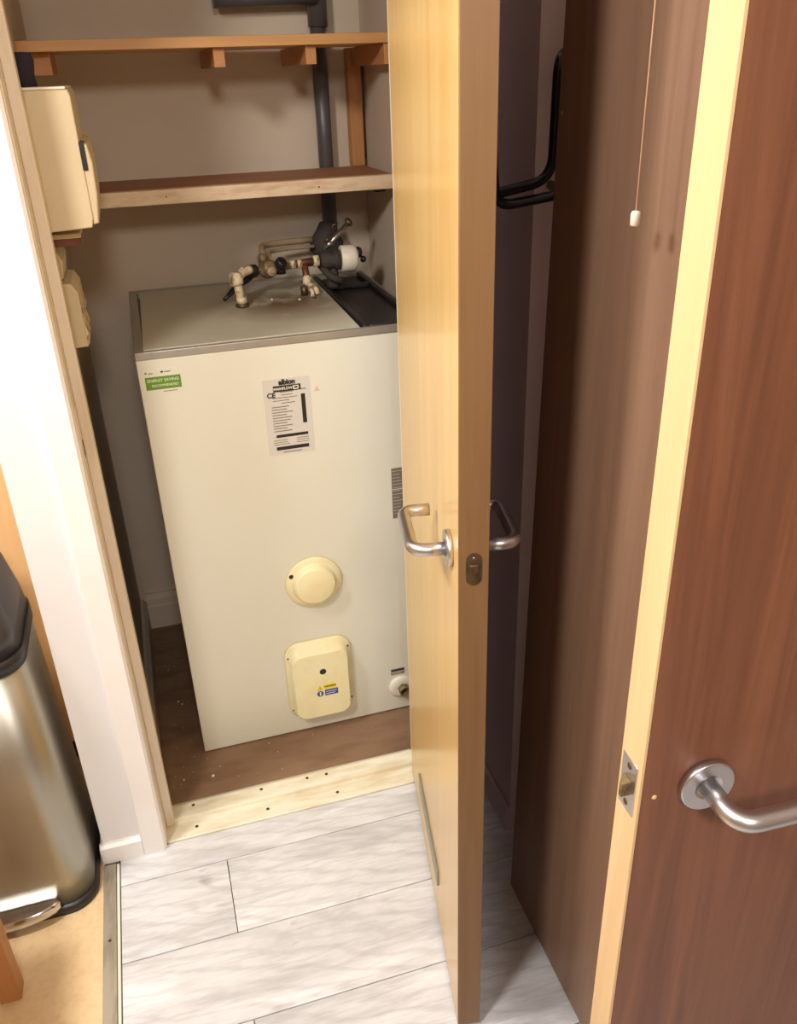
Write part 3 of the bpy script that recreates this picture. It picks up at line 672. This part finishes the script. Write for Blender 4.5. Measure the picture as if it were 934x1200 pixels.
# ------------------------------------------------------------------ crumbs on the cupboard floor
b = B()
for i in range(44):
    if i < 34: x, yy = random.uniform(-.13, -.05), random.uniform(1.66, 2.25)
    else: x, yy = random.uniform(-.12, .42), random.uniform(1.61, 1.745)
    r_ = random.uniform(.0007, .0017) * (2.0 if i % 11 == 0 else 1)
    b.lathe([(r_ * .6, 0), (r_, r_ * .5), (r_ * .4, r_)], (x, yy, .002), (random.uniform(-.3, .3), 0, 1), 5)
b.lathe([(.003, 0), (.005, .002), (.002, .005)], (-.03, 1.665, .002), (0, 0, 1), 6)
b.done('plaster_crumbs', 'plaster_crumb', kind='stuff', label='pale plaster crumbs scattered on the brown cupboard floor', cat='debris')

# ------------------------------------------------------------------ pedal bin
bx, by, bw, bd = -0.464, 1.512, 0.318, 0.285
t = thing('pedal_bin', 'brushed steel pedal bin with black lid beside the wall end', 'bin', (bx, by, 0))
B().loft([rrect(bx, by, bw + .012, bd + .012, .060, z) for z in (0, .004)] + [rrect(bx, by, bw + .016, bd + .016, .062, .010), rrect(bx, by, bw + .014, bd + .014, .061, .022), rrect(bx, by, bw - .004, bd - .004, .056, .024)]).done('base_rim', 'black', parent=t)
B().loft([rrect(bx, by, bw - .036 * (z - .0245) / .58, bd - .036 * (z - .0245) / .58, .056, z, 10) for z in (.0245, .10, .30, .600)]).done('body', 'steel', parent=t)
B().loft([rrect(bx, by, bw - .028, bd - .028, .060, z, 8) for z in (.601, .632)]).done('collar', 'black', parent=t)
B().loft([rrect(bx, by, bw - .034, bd - .034, .058, .633, 8), rrect(bx, by, bw - .044, bd - .044, .058, .68, 8), rrect(bx, by, bw - .072, bd - .06, .056, .75, 8), rrect(bx, by, bw - .11, bd - .10, .05, .775, 8), rrect(bx, by, bw - .18, bd - .18, .04, .782, 8)]).done('lid', 'bin_grey', parent=t)
pr = [Vector((bx + .095 * math.sin(math.radians(a)) , by - bd / 2 - .004 - .034 * math.cos(math.radians(a)), 0)) for a in range(-90, 91, 15)]
b = B()
def prg(s, z): return [Vector((bx + (p.x - bx) * s, by - bd / 2 + .004 + (p.y - (by - bd / 2)) * s, z)) for p in pr]
b.loft([prg(1, .024), prg(1.02, .030), prg(1, .042), prg(.93, .047)]); b.done('pedal', 'chrome', parent=t)

# ------------------------------------------------------------------ kitchen unit behind the bin, stool by it
t = thing('kitchen_cabinet', 'tall honey-coloured kitchen cabinet behind the pedal bin', 'cabinet', (-0.62, 2.1, 0))
B().box(-.95, -.294, 1.822, 2.40, .085, 2.1, bev=.001).done('carcass', 'unit', parent=t)
B().box(-.95, -.294, 1.850, 2.40, 0, .085).done('plinth', 'plinth', parent=t)
B().box(-.948, -.625, 1.803, 1.821, .09, 2.09, bev=.001).done('door', 'unit', parent=t)
B().box(-.621, -.296, 1.803, 1.821, .09, 2.09, bev=.001).done('door', 'unit', parent=t)
t = thing('stool', 'wooden stool beside the pedal bin, only one leg in view', 'stool', (-0.62, 1.04, 0))
B().box(-.80, -.445, .85, 1.235, .42, .445, bev=.004).done('seat', 'pine_x', parent=t)
for x0 in (-.79, -.477):
    for y0_ in (.86, 1.195):
        B().box(x0, x0 + .038, y0_, y0_ + .038, 0, .419, bev=.002).done('leg', 'pine_z', parent=t)
